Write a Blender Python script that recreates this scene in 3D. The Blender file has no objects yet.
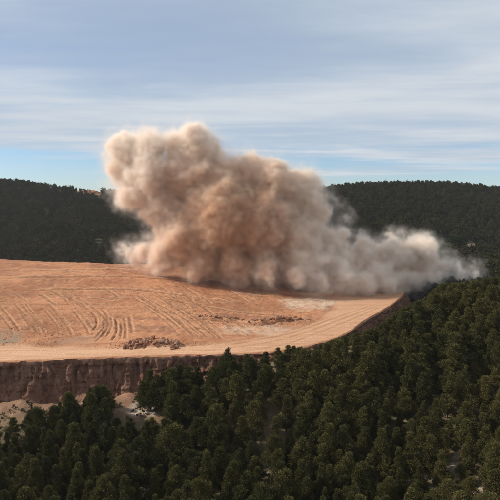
import bpy, bmesh, math, random
import numpy as np
from mathutils import Vector, noise as mnoise

random.seed(7)
rng = np.random.default_rng(7)
SC = bpy.context.scene
COL = SC.collection

# ------------------------------------------------------------------ camera
F = 536.0                      # focal length in pixels of a 500 px wide picture
PITCH = math.atan(50.0 / F)
CZ = 48.0                      # camera height
cam_d = bpy.data.cameras.new('camera')
cam = bpy.data.objects.new('camera', cam_d)
COL.objects.link(cam)
cam.location = (0, 0, CZ)
cam.rotation_euler = (math.pi / 2 - PITCH, 0, 0)
cam_d.sensor_width = 36.0
cam_d.lens = 36.0 * F / 500.0
cam_d.clip_end = 20000.0
SC.camera = cam

# ------------------------------------------------------------------ light
SUN_EL = math.radians(36)
SUN_AZ = math.radians(-86)     # clockwise from +Y: the sun stands on the left, a little beyond the scene
to_sun = Vector((math.sin(SUN_AZ) * math.cos(SUN_EL), math.cos(SUN_AZ) * math.cos(SUN_EL), math.sin(SUN_EL)))
sun_d = bpy.data.lights.new('sun', 'SUN')
sun_d.energy = 5.0
sun_d.angle = math.radians(0.5)
sun_d.color = (1.0, 0.93, 0.82)
sun = bpy.data.objects.new('sun', sun_d)
COL.objects.link(sun)
sun.rotation_euler = to_sun.to_track_quat('Z', 'Y').to_euler()

SC.view_settings.view_transform = 'Standard'
SC.view_settings.look = 'None'
SC.view_settings.exposure = 0.0
SC.view_settings.gamma = 1.0
SC.view_settings.use_curve_mapping = False
SC.cycles.max_bounces = 16
SC.cycles.diffuse_bounces = 3
SC.cycles.glossy_bounces = 2
SC.cycles.transmission_bounces = 3
SC.cycles.transparent_max_bounces = 48
SC.cycles.volume_bounces = 14
SC.cycles.volume_step_rate = 1.5
SC.cycles.volume_max_steps = 400


class NT:
    """small helper round a node tree"""
    def __init__(self, tree):
        self.t = tree

    def n(self, kind, **kw):
        nd = self.t.nodes.new(kind)
        ins = kw.pop('ins', {})
        for k, v in kw.items():
            setattr(nd, k, v)
        for k, v in ins.items():
            if isinstance(v, (bpy.types.NodeSocket,)):
                self.t.links.new(v, nd.inputs[k])
            else:
                nd.inputs[k].default_value = v
        return nd

    def math(self, op, a, b=0.0, c=None, clamp=False):
        nd = self.t.nodes.new('ShaderNodeMath')
        nd.operation = op
        nd.use_clamp = clamp
        for i, v in enumerate((a, b) if c is None else (a, b, c)):
            if isinstance(v, bpy.types.NodeSocket):
                self.t.links.new(v, nd.inputs[i])
            else:
                nd.inputs[i].default_value = v
        return nd.outputs[0]

    def ss(self, v, lo, hi, a=0.0, b=1.0):
        nd = self.t.nodes.new('ShaderNodeMapRange')
        nd.interpolation_type = 'SMOOTHSTEP'
        self.t.links.new(v, nd.inputs[0])
        for i, x in zip((1, 2, 3, 4), (lo, hi, a, b)):
            nd.inputs[i].default_value = x
        return nd.outputs[0]

    def mix(self, f, a, b, blend='MIX'):
        nd = self.t.nodes.new('ShaderNodeMix')
        nd.data_type = 'RGBA'
        nd.blend_type = blend
        for i, v in ((0, f), (6, a), (7, b)):
            if isinstance(v, bpy.types.NodeSocket):
                self.t.links.new(v, nd.inputs[i])
            else:
                nd.inputs[i].default_value = (*v, 1.0) if isinstance(v, tuple) and len(v) == 3 else v
        return nd.outputs[2]

    def noise(self, vec, scale, detail=4.0, rough=0.55, out=0, dist=0.0):
        nd = self.t.nodes.new('ShaderNodeTexNoise')
        self.t.links.new(vec, nd.inputs['Vector'])
        nd.inputs['Scale'].default_value = scale
        nd.inputs['Detail'].default_value = detail
        nd.inputs['Roughness'].default_value = rough
        nd.inputs['Distortion'].default_value = dist
        return nd.outputs[out]

    def scalev(self, vec, s, off=(0, 0, 0)):
        nd = self.t.nodes.new('ShaderNodeMapping')
        self.t.links.new(vec, nd.inputs[0])
        nd.inputs['Scale'].default_value = s
        nd.inputs['Location'].default_value = off
        return nd.outputs[0]

    def link(self, a, b):
        self.t.links.new(a, b)


# ------------------------------------------------------------------ sky
world = bpy.data.worlds.new('World')
SC.world = world
world.use_nodes = True
wt = NT(world.node_tree)
world.node_tree.nodes.clear()
sky = wt.n('ShaderNodeTexSky', sky_type='NISHITA', sun_disc=False, sun_elevation=SUN_EL, sun_rotation=SUN_AZ,
           altitude=600.0, air_density=1.0, dust_density=0.25, ozone_density=2.0)
tc = wt.n('ShaderNodeTexCoord')
sep = wt.n('ShaderNodeSeparateXYZ')
wt.link(tc.outputs['Generated'], sep.inputs[0])
zc = wt.math('MAXIMUM', sep.outputs[2], 0.0)
inv = wt.math('DIVIDE', 1.0, wt.math('ADD', zc, 0.035))
cmb = wt.n('ShaderNodeCombineXYZ')
wt.link(wt.math('MULTIPLY', sep.outputs[0], inv), cmb.inputs[0])
wt.link(wt.math('MULTIPLY', sep.outputs[1], inv), cmb.inputs[1])
layer = cmb.outputs[0]                                # the sky as a high flat cloud layer
big = wt.noise(wt.scalev(layer, (0.14, 0.34, 1), (3.1, 0.4, 0)), 1.0, 2.0, 0.45, dist=0.3)
streak = wt.noise(wt.scalev(layer, (0.32, 0.75, 1), (1.7, 5.2, 0)), 1.0, 5.0, 0.5, dist=0.4)
fine = wt.noise(wt.scalev(layer, (1.3, 3.0, 1), (8.7, 1.2, 0)), 1.0, 5.0, 0.6)
cov = wt.math('ADD', wt.math('MULTIPLY', big, 0.8), wt.math('ADD', wt.math('MULTIPLY', streak, 0.75), wt.math('MULTIPLY', fine, 0.15)))
# the sheet ends some way off: clear air lies beneath its far edge
edge = wt.math('ADD', sep.outputs[2], wt.math('MULTIPLY', wt.math('SUBTRACT', big, 0.5), 0.17))
edge = wt.math('ADD', edge, wt.math('MULTIPLY', wt.math('SUBTRACT', streak, 0.5), 0.03))
sheet = wt.ss(wt.math('ADD', edge, wt.math('MULTIPLY', wt.math('SUBTRACT', fine, 0.5), 0.05)), 0.052, 0.098, 0.0, 1.0)
amount = wt.math('MULTIPLY', wt.ss(cov, 0.52, 0.95, 0.52, 0.98), sheet)
low = wt.math('MULTIPLY', wt.ss(streak, 0.5, 0.7), wt.ss(sep.outputs[2], 0.02, 0.06))
amount = wt.math('MAXIMUM', amount, wt.math('MULTIPLY', low, 0.30))
tint = wt.mix(1.0, sky.outputs[0], (0.86, 0.92, 1.02), 'MULTIPLY')
cloudcol = wt.mix(wt.ss(wt.math('ADD', streak, wt.math('MULTIPLY', wt.math('SUBTRACT', fine, 0.5), 0.25)), 0.34, 0.66), (4.3, 5.05, 5.95), (5.75, 6.15, 6.6))
tint = wt.mix(wt.ss(sep.outputs[2], 0.02, 0.16, 1.0, 0.0), tint, wt.mix(1.0, tint, (0.86, 0.95, 1.08), 'MULTIPLY'))
skycol = wt.mix(amount, tint, cloudcol)
bg = wt.n('ShaderNodeBackground')
wt.link(skycol, bg.inputs[0])
bg.inputs[1].default_value = 0.115
wo = wt.n('ShaderNodeOutputWorld')
wt.link(bg.outputs[0], wo.inputs[0])


# ------------------------------------------------------------------ helpers
def lattice(ix, iy, seed):
    h = (ix.astype(np.int64) * 374761393 + iy.astype(np.int64) * 668265263 + seed * 2147483647) & 0xFFFFFFFF
    h = ((h ^ (h >> 13)) * 1274126177) & 0xFFFFFFFF
    return ((h ^ (h >> 16)) & 0xFFFF) / 65535.0


def vn(x, y, seed=0):
    x = np.asarray(x, float); y = np.asarray(y, float)
    ix = np.floor(x); iy = np.floor(y)
    fx = x - ix; fy = y - iy
    fx = fx * fx * fx * (fx * (fx * 6 - 15) + 10); fy = fy * fy * fy * (fy * (fy * 6 - 15) + 10)
    a = lattice(ix, iy, seed); b = lattice(ix + 1, iy, seed)
    c = lattice(ix, iy + 1, seed); d = lattice(ix + 1, iy + 1, seed)
    return (a * (1 - fx) + b * fx) * (1 - fy) + (c * (1 - fx) + d * fx) * fy - 0.5


def fbm(x, y, seed=0, octv=4, gain=0.5):
    x = np.asarray(x, float); y = np.asarray(y, float)
    s = np.zeros(np.broadcast(x, y).shape); a = 1.0
    for k in range(octv):
        s = s + a * vn(x, y, seed + k * 17)
        x, y = 0.8 * x * 2.03 + 0.6 * y * 2.03 + 3.1, -0.6 * x * 2.03 + 0.8 * y * 2.03 + 7.7
        a *= gain
    return s


def sst(x, lo, hi):
    t = np.clip((np.asarray(x, float) - lo) / (hi - lo), 0, 1)
    return t * t * (3 - 2 * t)


CP, SP = math.cos(PITCH), math.sin(PITCH)


def ray(px, py):
    """direction through a photo pixel, scaled so that its y component is 1"""
    u = (np.asarray(px, float) - 250) / F; v = (250 - np.asarray(py, float)) / F
    yy = CP + v * SP
    return u / yy, (v * CP - SP) / yy


def project(x, y, z):
    zz = z - CZ
    depth = y * CP - zz * SP
    return 250 + F * x / depth, 250 - F * (y * SP + zz * CP) / depth


def at(px, py, y):
    a, b = ray(px, py)
    return Vector((float(a) * y, y, CZ + float(b) * y))


def mesh_np(name, verts, faces, mats, smooth=True, parent=None, link=True):
    """faces: (n,3) or (n,4) integer array"""
    me = bpy.data.meshes.new(name)
    verts = np.asarray(verts, np.float32); faces = np.asarray(faces, np.int32)
    k = faces.shape[1]
    me.vertices.add(len(verts)); me.vertices.foreach_set('co', verts.ravel())
    me.loops.add(faces.size); me.loops.foreach_set('vertex_index', faces.ravel())
    me.polygons.add(len(faces))
    me.polygons.foreach_set('loop_start', np.arange(0, faces.size, k, dtype=np.int32))
    me.polygons.foreach_set('loop_total', np.full(len(faces), k, np.int32))
    me.polygons.foreach_set('use_smooth', np.full(len(faces), smooth))
    me.update(calc_edges=True); me.validate()
    for m in (mats if isinstance(mats, (list, tuple)) else [mats]):
        me.materials.append(m)
    if not link:
        return me
    o = bpy.data.objects.new(name, me)
    COL.objects.link(o)
    if parent is not None:
        o.parent = parent
    return o


def grid_faces(nr, nc):
    i = np.arange(nr - 1)[:, None] * nc + np.arange(nc - 1)[None, :]
    return np.stack([i, i + 1, i + nc + 1, i + nc], -1).reshape(-1, 4)


def set_attr(o, name, values):
    a = o.data.attributes.new(name, 'FLOAT', 'POINT')
    a.data.foreach_set('value', np.asarray(values, np.float32).ravel())


def tag(o, label=None, cat=None, group=None, kind=None):
    if label: o['label'] = label
    if cat: o['category'] = cat
    if group: o['group'] = group
    if kind: o['kind'] = kind


# ------------------------------------------------------------------ the lie of the land
def spline(xs, ys, x):
    """smoothed piecewise-linear curve"""
    x = np.asarray(x, float)
    s = np.zeros_like(x)
    for d in (-3.0, -1.5, 0.0, 1.5, 3.0):
        s = s + np.interp(x + d, xs, ys)
    return s / 5


ZR = CZ - 34.8                                    # the level of the haul road
EX = [-400, -150, -53, -34, -15, 0, 11, 24, 33.5, 42.5, 56, 66, 76, 84]
EYY = [70, 100, 113, 116, 118, 119.5, 123, 135, 153, 168, 193, 222, 270, 330]
IX = [-400, -150, -59, -28, -5, 8, 18, 25, 31, 36, 60]
IYY = [82, 114, 127, 124, 128, 136, 150, 166, 186, 225, 400]


def Ey(x): return spline(EX, EYY, x)
def Iy(x): return spline(IX, IYY, x)


def hg(x, y):
    """natural ground"""
    x = np.asarray(x, float); y = np.asarray(y, float)
    z = np.full(np.broadcast(x, y).shape, CZ - 48.5)
    z = z + 5.3 * sst(y, 88, 109) * (1 - sst(x, 0, 40)) * (1 - sst(y, 120, 170))
    r = sst(x, -8, 66)
    z = z + r * (24.0 * sst(y, 52, 138) - 16.0 * sst(y, 142, 205) + 2 * sst(x, 60, 120))
    z = z + 6.5 * sst(x, -14, 12) * sst(y, 86, 116) * (1 - sst(y, 150, 190)) * (1 - r)
    dx = x - np.interp(y, EYY, EX)
    cap = CZ - 42.0 + 0.33 * np.clip(dx - 3, 0, None) + 0.013 * np.clip(dx - 3, 0, None) ** 2
    wcap = sst(y, 118, 128) * (1 - sst(y, 190, 215)) * sst(dx, -30, -20)
    z = z + (np.minimum(z, cap) - z) * wcap
    z = z + 1.6 * fbm(x / 26, y / 26, 3) + 0.5 * fbm(x / 6, y / 6, 9) * sst(220 - y, 0, 60)
    return z


RISEX = [-260, -140, -100, -41, -4, 30, 60]
RISEZ = [8.6, 8.9, 8.4, 6.0, 2.4, 0.0, 0.0]


def ht0(x, y):
    """terrace: haul road plus the fill mound behind it"""
    x = np.asarray(x, float); y = np.asarray(y, float)
    t = y - Iy(x)
    crest = np.maximum(225 - Iy(x), 30.0)
    q = np.clip(t / crest, 0, 1)
    prof = 0.80 * q + 0.20 * sst(q, 0.0, 1.0) - 0.10 * sst(q, .80, .84) * (1 - sst(q, .95, 1.0))
    rise = np.interp(x * 215 / np.maximum(y, 60), RISEX, RISEZ)
    z = ZR + rise * prof + (0.45 * sst(t, -0.5, 1.8) - 0.2 * sst(t, -3.5, -1.0) * (1 - sst(t, -1.0, 1.0))) * (1 - 0.85 * sst(x, -12, 6))
    over = np.clip(y - 232, 0, None)
    z = z - 0.22 * over * sst(over, 0, 14) - 0.0012 * over ** 2
    # a shallow swale and low swells on the fill
    on = sst(t, 0, 6)
    z = z + on * (0.9 * fbm(x / 34, y / 34, 21, 3) + 0.22 * fbm(x / 7, y / 9, 31, 3))
    z = z + (1 - on) * 0.07 * fbm(x / 9, y / 5, 41, 3)
    return z


def on_terrace(px, py):
    """where the line of sight through a photo pixel meets the terrace"""
    a, b = ray(px, py)
    ys = np.arange(100, 330, 0.5)
    d = CZ + float(b) * ys - ht0(float(a) * ys, ys)
    k = np.argmax(d < 0)
    y = ys[k] if d[k] < 0 else 232.0
    return float(a) * y, y


# ------------------------------------------------------------------ materials
def new_mat(name):
    m = bpy.data.materials.new(name)
    m.use_nodes = True
    m.node_tree.nodes.clear()
    t = NT(m.node_tree)
    out = t.n('ShaderNodeOutputMaterial')
    return m, t, out


def finish(t, out, col, rough=0.95, bump=None, bstr=0.5, bdist=0.3):
    p = t.n('ShaderNodeBsdfPrincipled')
    if isinstance(col, bpy.types.NodeSocket):
        t.link(col, p.inputs['Base Color'])
    else:
        p.inputs['Base Color'].default_value = (*col, 1)
    p.inputs['Roughness'].default_value = rough
    p.inputs['Specular IOR Level'].default_value = 0.15
    if bump is not None:
        b = t.n('ShaderNodeBump')
        b.inputs['Strength'].default_value = bstr
        b.inputs['Distance'].default_value = bdist
        t.link(bump, b.inputs['Height'])
        t.link(b.outputs[0], p.inputs['Normal'])
    t.link(p.outputs[0], out.inputs[0])
    return p


def soil_material():
    m, t, out = new_mat('terrace_soil')
    pos = t.n('ShaderNodeNewGeometry').outputs['Position']
    def attr(n): return t.n('ShaderNodeAttribute', attribute_name=n).outputs['Fac']
    n1 = t.noise(pos, 0.045, 5, 0.6)
    n2 = t.noise(pos, 0.35, 6, 0.65)
    n3 = t.noise(pos, 2.6, 4, 0.6)
    st = t.noise(t.scalev(pos, (0.05, 0.32, 0.32)), 1.0, 5, 0.65)
    col = t.mix(t.ss(n1, 0.35, 0.66), (0.315, 0.134, 0.067), (0.50, 0.236, 0.120))
    col = t.mix(t.math('MULTIPLY', t.ss(n2, 0.48, 0.72), 0.6), col, (0.56, 0.31, 0.172))
    col = t.mix(t.math('MULTIPLY', t.ss(st, 0.48, 0.64), 0.75), col, (0.285, 0.135, 0.08))
    col = t.mix(t.math('MULTIPLY', t.ss(n3, 0.52, 0.70), 0.5), col, (0.22, 0.105, 0.06))
    # loose earth thrown out along the ruts
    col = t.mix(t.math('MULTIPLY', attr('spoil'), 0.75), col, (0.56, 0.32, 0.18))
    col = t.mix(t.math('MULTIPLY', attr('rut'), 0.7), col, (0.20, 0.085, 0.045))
    # beaten haul road
    road = t.mix(t.ss(t.noise(t.scalev(pos, (0.10, 0.9, 0.5)), 1.0, 5, 0.6), 0.35, 0.68), (0.50, 0.278, 0.158), (0.60, 0.360, 0.224))
    road = t.mix(t.math('MULTIPLY', t.ss(n2, 0.5, 0.7), 0.35), road, (0.44, 0.235, 0.13))
    col = t.mix(attr('road'), col, road)
    # pale limy dust, then patches of darker grey-brown
    col = t.mix(t.math('MULTIPLY', attr('pale'), t.ss(n2, 0.25, 0.6)), col, (0.53, 0.385, 0.275))
    col = t.mix(t.math('MULTIPLY', attr('grey'), t.ss(n2, 0.3, 0.6)), col, (0.27, 0.20, 0.14))
    n4 = t.noise(pos, 7.0, 3, 0.6)
    col = t.mix(t.math('MULTIPLY', t.ss(n4, 0.56, 0.70), 0.35), col, (0.24, 0.115, 0.065))
    hgt = t.math('ADD', t.math('ADD', t.math('MULTIPLY', n2, 0.6), t.math('MULTIPLY', n3, 0.35)), t.math('MULTIPLY', n4, 0.12))
    finish(t, out, col, 0.97, hgt, 0.8, 0.6)
    return m


def bank_material():
    m, t, out = new_mat('bank_earth')
    pos = t.n('ShaderNodeNewGeometry').outputs['Position']
    n1 = t.noise(pos, 0.25, 6, 0.65)
    n2 = t.noise(pos, 1.6, 5, 0.65)
    band = t.noise(t.scalev(pos, (0.04, 0.04, 0.55)), 1.0, 5, 0.6)
    rill = t.noise(t.scalev(pos, (1.5, 1.5, 0.12)), 1.0, 6, 0.68, dist=0.6)
    col = t.mix(t.ss(n1, 0.35, 0.65), (0.215, 0.102, 0.066), (0.31, 0.155, 0.102))
    col = t.mix(t.math('MULTIPLY', t.ss(band, 0.5, 0.68), 0.6), col, (0.33, 0.19, 0.125))
    col = t.mix(t.math('MULTIPLY', t.ss(rill, 0.52, 0.64), 0.75), col, (0.13, 0.052, 0.034))
    col = t.mix(t.math('MULTIPLY', t.ss(t.noise(t.scalev(pos, (0.5, 0.5, 0.10), (9, 3, 1)), 1.0, 5, 0.65), 0.53, 0.62), 0.7), col, (0.40, 0.235, 0.16))
    col = t.mix(t.math('MULTIPLY', t.ss(n2, 0.58, 0.75), 0.5), col, (0.40, 0.25, 0.17))
    col = t.mix(t.n('ShaderNodeAttribute', attribute_name='loose').outputs['Fac'], col, t.mix(t.ss(n2, .4, .65), (0.38, 0.22, 0.145), (0.29, 0.15, 0.095)))
    finish(t, out, col, 0.97, t.math('ADD', t.math('ADD', n2, rill), t.math('MULTIPLY', t.noise(pos, 5.0, 5, 0.7), 0.6)), 1.0, 0.7)
    return m


def ground_material():
    m, t, out = new_mat('dry_ground')
    pos = t.n('ShaderNodeNewGeometry').outputs['Position']
    def attr(n): return t.n('ShaderNodeAttribute', attribute_name=n).outputs['Fac']
    n1 = t.noise(pos, 0.06, 5, 0.6)
    n2 = t.noise(pos, 0.5, 6, 0.65)
    n3 = t.noise(pos, 3.2, 4, 0.6)
    col = t.mix(t.ss(n1, 0.38, 0.62), (0.075, 0.066, 0.036), (0.15, 0.108, 0.062))
    col = t.mix(t.math('MULTIPLY', t.ss(n2, 0.56, 0.70), 0.65), col, (0.34, 0.26, 0.18))
    col = t.mix(t.math('MULTIPLY', t.ss(n3, 0.5, 0.72), 0.4), col, (0.055, 0.055, 0.03))
    sand = t.mix(t.ss(n2, 0.38, 0.66), (0.25, 0.128, 0.08), (0.34, 0.195, 0.125))
    sand = t.mix(t.math('MULTIPLY', t.ss(n3, 0.56, 0.72), 0.5), sand, (0.22, 0.14, 0.09))
    col = t.mix(attr('sand'), col, sand)
    lime = t.mix(t.ss(n3, 0.4, 0.65), (0.47, 0.39, 0.31), (0.30, 0.22, 0.155))
    col = t.mix(t.math('MULTIPLY', attr('lime'), t.ss(n2, 0.3, 0.55, 0.3, 1.0)), col, lime)
    finish(t, out, col, 0.97, t.math('ADD', n2, t.math('MULTIPLY', n3, 0.5)), 0.6, 0.4)
    return m


def hill_material():
    m, t, out = new_mat('hill_scrub')
    pos = t.n('ShaderNodeNewGeometry').outputs['Position']
    n1 = t.noise(pos, 0.02, 5, 0.6)
    n2 = t.noise(pos, 0.25, 5, 0.65)
    col = t.mix(t.ss(n1, 0.4, 0.6), (0.030, 0.031, 0.018), (0.075, 0.060, 0.038))
    col = t.mix(t.math('MULTIPLY', t.ss(n2, 0.60, 0.74), 0.5), col, (0.16, 0.125, 0.085))
    col = t.mix(t.n('ShaderNodeAttribute', attribute_name='bare').outputs['Fac'], col, t.mix(t.ss(n2, .4, .6), (0.17, 0.135, 0.09), (0.27, 0.215, 0.15)))
    finish(t, out, col, 0.97, n2, 0.5, 1.0)
    return m


def leaf_material(name, dark, mid, light):
    m, t, out = new_mat(name)
    oi = t.n('ShaderNodeObjectInfo')
    g = t.n('ShaderNodeNewGeometry')
    n1 = t.noise(g.outputs['Position'], 0.55, 3, 0.6)
    n2 = t.noise(g.outputs['Position'], 0.05, 2, 0.5)
    f = t.math('ADD', t.math('MULTIPLY', n1, 0.35), t.math('MULTIPLY', oi.outputs['Random'], 0.65))
    col = t.mix(t.ss(f, 0.25, 0.75), dark, mid)
    col = t.mix(t.math('MULTIPLY', t.ss(n2, 0.48, 0.66), 0.8), col, light)
    col = t.mix(t.math('MULTIPLY', t.ss(g.outputs['Random Per Island'], 0.2, 1.0), 0.1), col, light)
    col = t.mix(t.math('MULTIPLY', t.ss(g.outputs['Random Per Island'], 0.0, 0.03, 1.0, 0.0), 0.7), col, (0.11, 0.075, 0.035))
    p = t.n('ShaderNodeBsdfPrincipled')
    t.link(col, p.inputs['Base Color'])
    p.inputs['Roughness'].default_value = 0.9
    p.inputs['Specular IOR Level'].default_value = 0.03
    tr = t.n('ShaderNodeBsdfTranslucent')
    t.link(col, tr.inputs[0])
    ms = t.n('ShaderNodeMixShader')
    ms.inputs[0].default_value = 0.10
    t.link(p.outputs[0], ms.inputs[1]); t.link(tr.outputs[0], ms.inputs[2])
    t.link(ms.outputs[0], out.inputs[0])
    return m


def bark_material():
    m, t, out = new_mat('pine_bark')
    pos = t.n('ShaderNodeTexCoord').outputs['Object']
    n = t.noise(t.scalev(pos, (6, 6, 1.2)), 1.0, 5, 0.6)
    col = t.mix(t.ss(n, 0.35, 0.65), (0.05, 0.036, 0.026), (0.15, 0.115, 0.085))
    finish(t, out, col, 0.95, n, 0.6, 0.05)
    return m


def rock_material():
    m, t, out = new_mat('boulder_stone')
    pos = t.n('ShaderNodeTexCoord').outputs['Object']
    oi = t.n('ShaderNodeObjectInfo').outputs['Random']
    n = t.noise(pos, 1.8, 6, 0.65)
    col = t.mix(t.ss(n, 0.36, 0.66), (0.20, 0.088, 0.054), (0.36, 0.185, 0.115))
    col = t.mix(t.math('MULTIPLY', t.ss(oi, 0.5, 1.0), 0.5), col, (0.42, 0.27, 0.185))
    finish(t, out, col, 0.95, n, 0.7, 0.2)
    return m


M_SOIL, M_BANK, M_GROUND, M_HILL = soil_material(), bank_material(), ground_material(), hill_material()
M_PINE = leaf_material('pine_needles', (0.050, 0.051, 0.020), (0.090, 0.082, 0.028), (0.112, 0.096, 0.034))
M_FAR = leaf_material('far_needles', (0.031, 0.033, 0.016), (0.045, 0.044, 0.021), (0.062, 0.057, 0.027))
M_SCRUB = leaf_material('scrub_leaves', (0.045, 0.05, 0.022), (0.075, 0.075, 0.034), (0.13, 0.115, 0.055))
M_BARK, M_ROCK = bark_material(), rock_material()

# ------------------------------------------------------------------ terrace: haul road and fill mound
xs = np.concatenate([np.arange(-150, -80, 0.8), np.arange(-80, 60, 0.28), np.arange(60, 86, 0.8)])
nrow = 500
tt = np.linspace(0, 1, nrow)
yfar = 300.0
xg = np.repeat(xs[None, :], nrow, 0)
e = Ey(xs)[None, :] + 0.7 * fbm(xs / 5, xs * 0 + 2.2, 61, 4)[None, :]
yg = e + (np.maximum(yfar, e + 5) - e) * (tt[:, None] ** 1.35)
zg = ht0(xg, yg)
spoil = np.zeros_like(zg); rut = np.zeros_like(zg)


def carve(pts, width=0.55, depth=0.35, lip=0.22):
    """one rut with its thrown-up lips along photo-pixel points found on the slope"""
    w = [on_terrace(*p) for p in pts]
    P = []
    for (x0, y0), (x1, y1) in zip(w[:-1], w[1:]):
        for k in range(6):
            P.append((x0 + (x1 - x0) * k / 6, y0 + (y1 - y0) * k / 6))
    P.append(w[-1])
    P = np.array(P)
    for _ in range(4):
        P[1:-1] = 0.25 * P[:-2] + 0.5 * P[1:-1] + 0.25 * P[2:]
    P[1:-1] += rng.normal(0, 0.06, P[1:-1].shape)
    c0 = np.searchsorted(xs, P[:, 0].min() - 3); c1 = np.searchsorted(xs, P[:, 0].max() + 3)
    X = xg[:, c0:c1]; Y = yg[:, c0:c1]
    best = np.full(X.shape, 1e9); along = np.zeros(X.shape); side = np.zeros(X.shape)
    n = len(P) - 1
    for k in range(n):
        ax, ay = P[k]; bx, by = P[k + 1]
        dx, dy = bx - ax, by - ay
        L2 = dx * dx + dy * dy + 1e-9
        s = np.clip(((X - ax) * dx + (Y - ay) * dy) / L2, 0, 1)
        d = np.hypot(X - ax - s * dx, Y - ay - s * dy)
        hit = d < best
        best = np.where(hit, d, best); along = np.where(hit, (k + s) / n, along)
        side = np.where(hit, np.sign(dx * (Y - ay) - dy * (X - ax)), side)
    wob = 0.55 + 0.9 * (vn(X / 2.3, Y / 2.3, 77) + 0.5)
    fade = sst(along, 0.0, 0.12) * (1 - sst(along, 0.88, 1.0)) * wob
    gro = np.exp(-(best / width) ** 2) * fade
    lp = np.exp(-((best - 1.9 * width) / (0.8 * width)) ** 2) * fade * np.where(side > 0, 1.0, 0.55)
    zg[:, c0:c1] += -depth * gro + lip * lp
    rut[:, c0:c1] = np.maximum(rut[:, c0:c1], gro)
    spoil[:, c0:c1] = np.maximum(spoil[:, c0:c1], lp)


# dozer ruts, left: leaning strokes that bend towards the road
def jit(pts, a):
    ox, oy = random.uniform(-a, a), random.uniform(-a * .4, a * .4)
    return [(x + ox + random.uniform(-.5, .5), y + oy + random.uniform(-.3, .3)) for x, y in pts]


def stroke(pts, width, depth, lip):
    """a blade stroke is broken here and there and comes as one to three close furrows"""
    n = random.choice([0, 1, 1, 2, 3])
    for q in range(n):
        a = random.uniform(0, .3); b = random.uniform(.65, 1)
        P = np.array(pts, float)
        u = np.linspace(0, len(P) - 1, 12)
        Q = np.stack([np.interp(u, range(len(P)), P[:, 0]), np.interp(u, range(len(P)), P[:, 1])], 1)
        Q = Q[int(a * 11):int(b * 11) + 1]
        Q[:, 0] += q * 1.9
        if len(Q) > 3:
            k = random.uniform(.5, 1.25)
            carve([tuple(p) for p in Q], width * random.uniform(.7, 1.2), depth * k, lip * k)


for k in range(12):
    x0 = 0 + k * 8.0
    stroke(jit([(x0 - 16, 303), (x0 - 6, 315), (x0 + 5, 329), (x0 + 9, 340)], 4), 0.28, 0.19, 0.12)
for k in range(9):
    x0 = 90 + k * 6.6
    b = 7 - k * 1.8
    stroke(jit([(x0 - 5 + b * .3, 308 + k), (x0 + b, 317 + k), (x0 + b + 1, 326 + k * .7), (x0 - 2 + b * .2, 336 + k * .3), (x0 - 9, 344)], 2), 0.3, 0.26, 0.17)
for k in range(7):
    x0 = 148 + k * 8
    stroke(jit([(x0 - 34, 293 + k), (x0 - 12, 303 + k), (x0 + 8, 316 + k * .8), (x0 + 24, 330 + k * .5), (x0 + 34, 342)], 3), 0.3, 0.13, 0.09)
for k in range(9):
    x0 = 184 + k * 7.5
    stroke(jit([(x0 - 10, 318 + k * .6), (x0, 327), (x0 + 10, 336 - k * .4), (x0 + 15, 343 - k * .8)], 3), 0.3, 0.15, 0.11)
for k in range(22):
    x0 = random.uniform(0, 240); y0 = 283 + random.uniform(0, 16) + max(0, x0 - 150) * .07
    stroke([(x0, y0), (x0 + 9, y0 + 5), (x0 + 20, y0 + 12), (x0 + 28, y0 + 19)], 0.3, 0.13, 0.11)
for k in range(16):
    x0 = random.uniform(205, 300); y0 = 297 + random.uniform(-2, 8)
    stroke([(x0, y0), (x0 + 12, y0 + 3), (x0 + 24, y0 + 7)], 0.3, 0.12, 0.1)
for k in range(26):
    x0 = random.uniform(-5, 300); y0 = 268 + random.uniform(0, 60) + max(0, x0 - 120) * .1
    if y0 < 342:
        stroke([(x0, y0), (x0 + 10, y0 + random.uniform(-1, 1.5)), (x0 + 26, y0 + random.uniform(-1, 3))], 0.3, 0.12, 0.12)
# tracks that follow the contour near the crest
carve([(-8, 279), (60, 277.5), (120, 277), (180, 281), (235, 288)], 0.9, 0.2, 0.35)
carve([(-8, 270), (50, 270.5), (110, 269), (150, 272)], 0.8, 0.3, 0.25)
carve([(20, 291), (80, 289), (140, 290), (190, 297), (240, 304)], 0.7, 0.22, 0.26)
carve([(150, 296), (200, 306), (250, 314), (290, 316)], 0.6, 0.15, 0.2)
# the low furrow behind the stones, and wheel marks along the road
carve([(192, 319), (230, 322), (262, 325), (285, 322), (318, 319)], 0.9, 0.5, 0.3)
for dy in (0, 4.5, 10):
    carve([(-8, 350 + dy), (80, 351 + dy), (160, 350 + dy), (225, 346 + dy * .9), (290, 335 + dy), (350, 313 + dy * .8), (392, 299.5 + dy * .3)], 0.5, 0.07, 0.05)
t_in = yg - Iy(xg)
zg += sst(t_in, 2, 8) * (0.26 * fbm(xg / 1.6, yg / 1.6, 51, 3)) + 0.03 * fbm(xg / 0.8, yg / 0.8, 55, 2)
# earth heaped under the stones
_px, _py = project(xg, yg, zg)
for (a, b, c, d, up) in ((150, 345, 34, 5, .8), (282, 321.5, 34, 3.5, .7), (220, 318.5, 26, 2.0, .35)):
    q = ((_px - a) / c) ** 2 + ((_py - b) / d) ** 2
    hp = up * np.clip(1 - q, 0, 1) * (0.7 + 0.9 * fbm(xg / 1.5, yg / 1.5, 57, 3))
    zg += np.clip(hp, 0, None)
    rut = np.maximum(rut, 0.6 * np.clip(1 - q, 0, 1))
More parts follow.
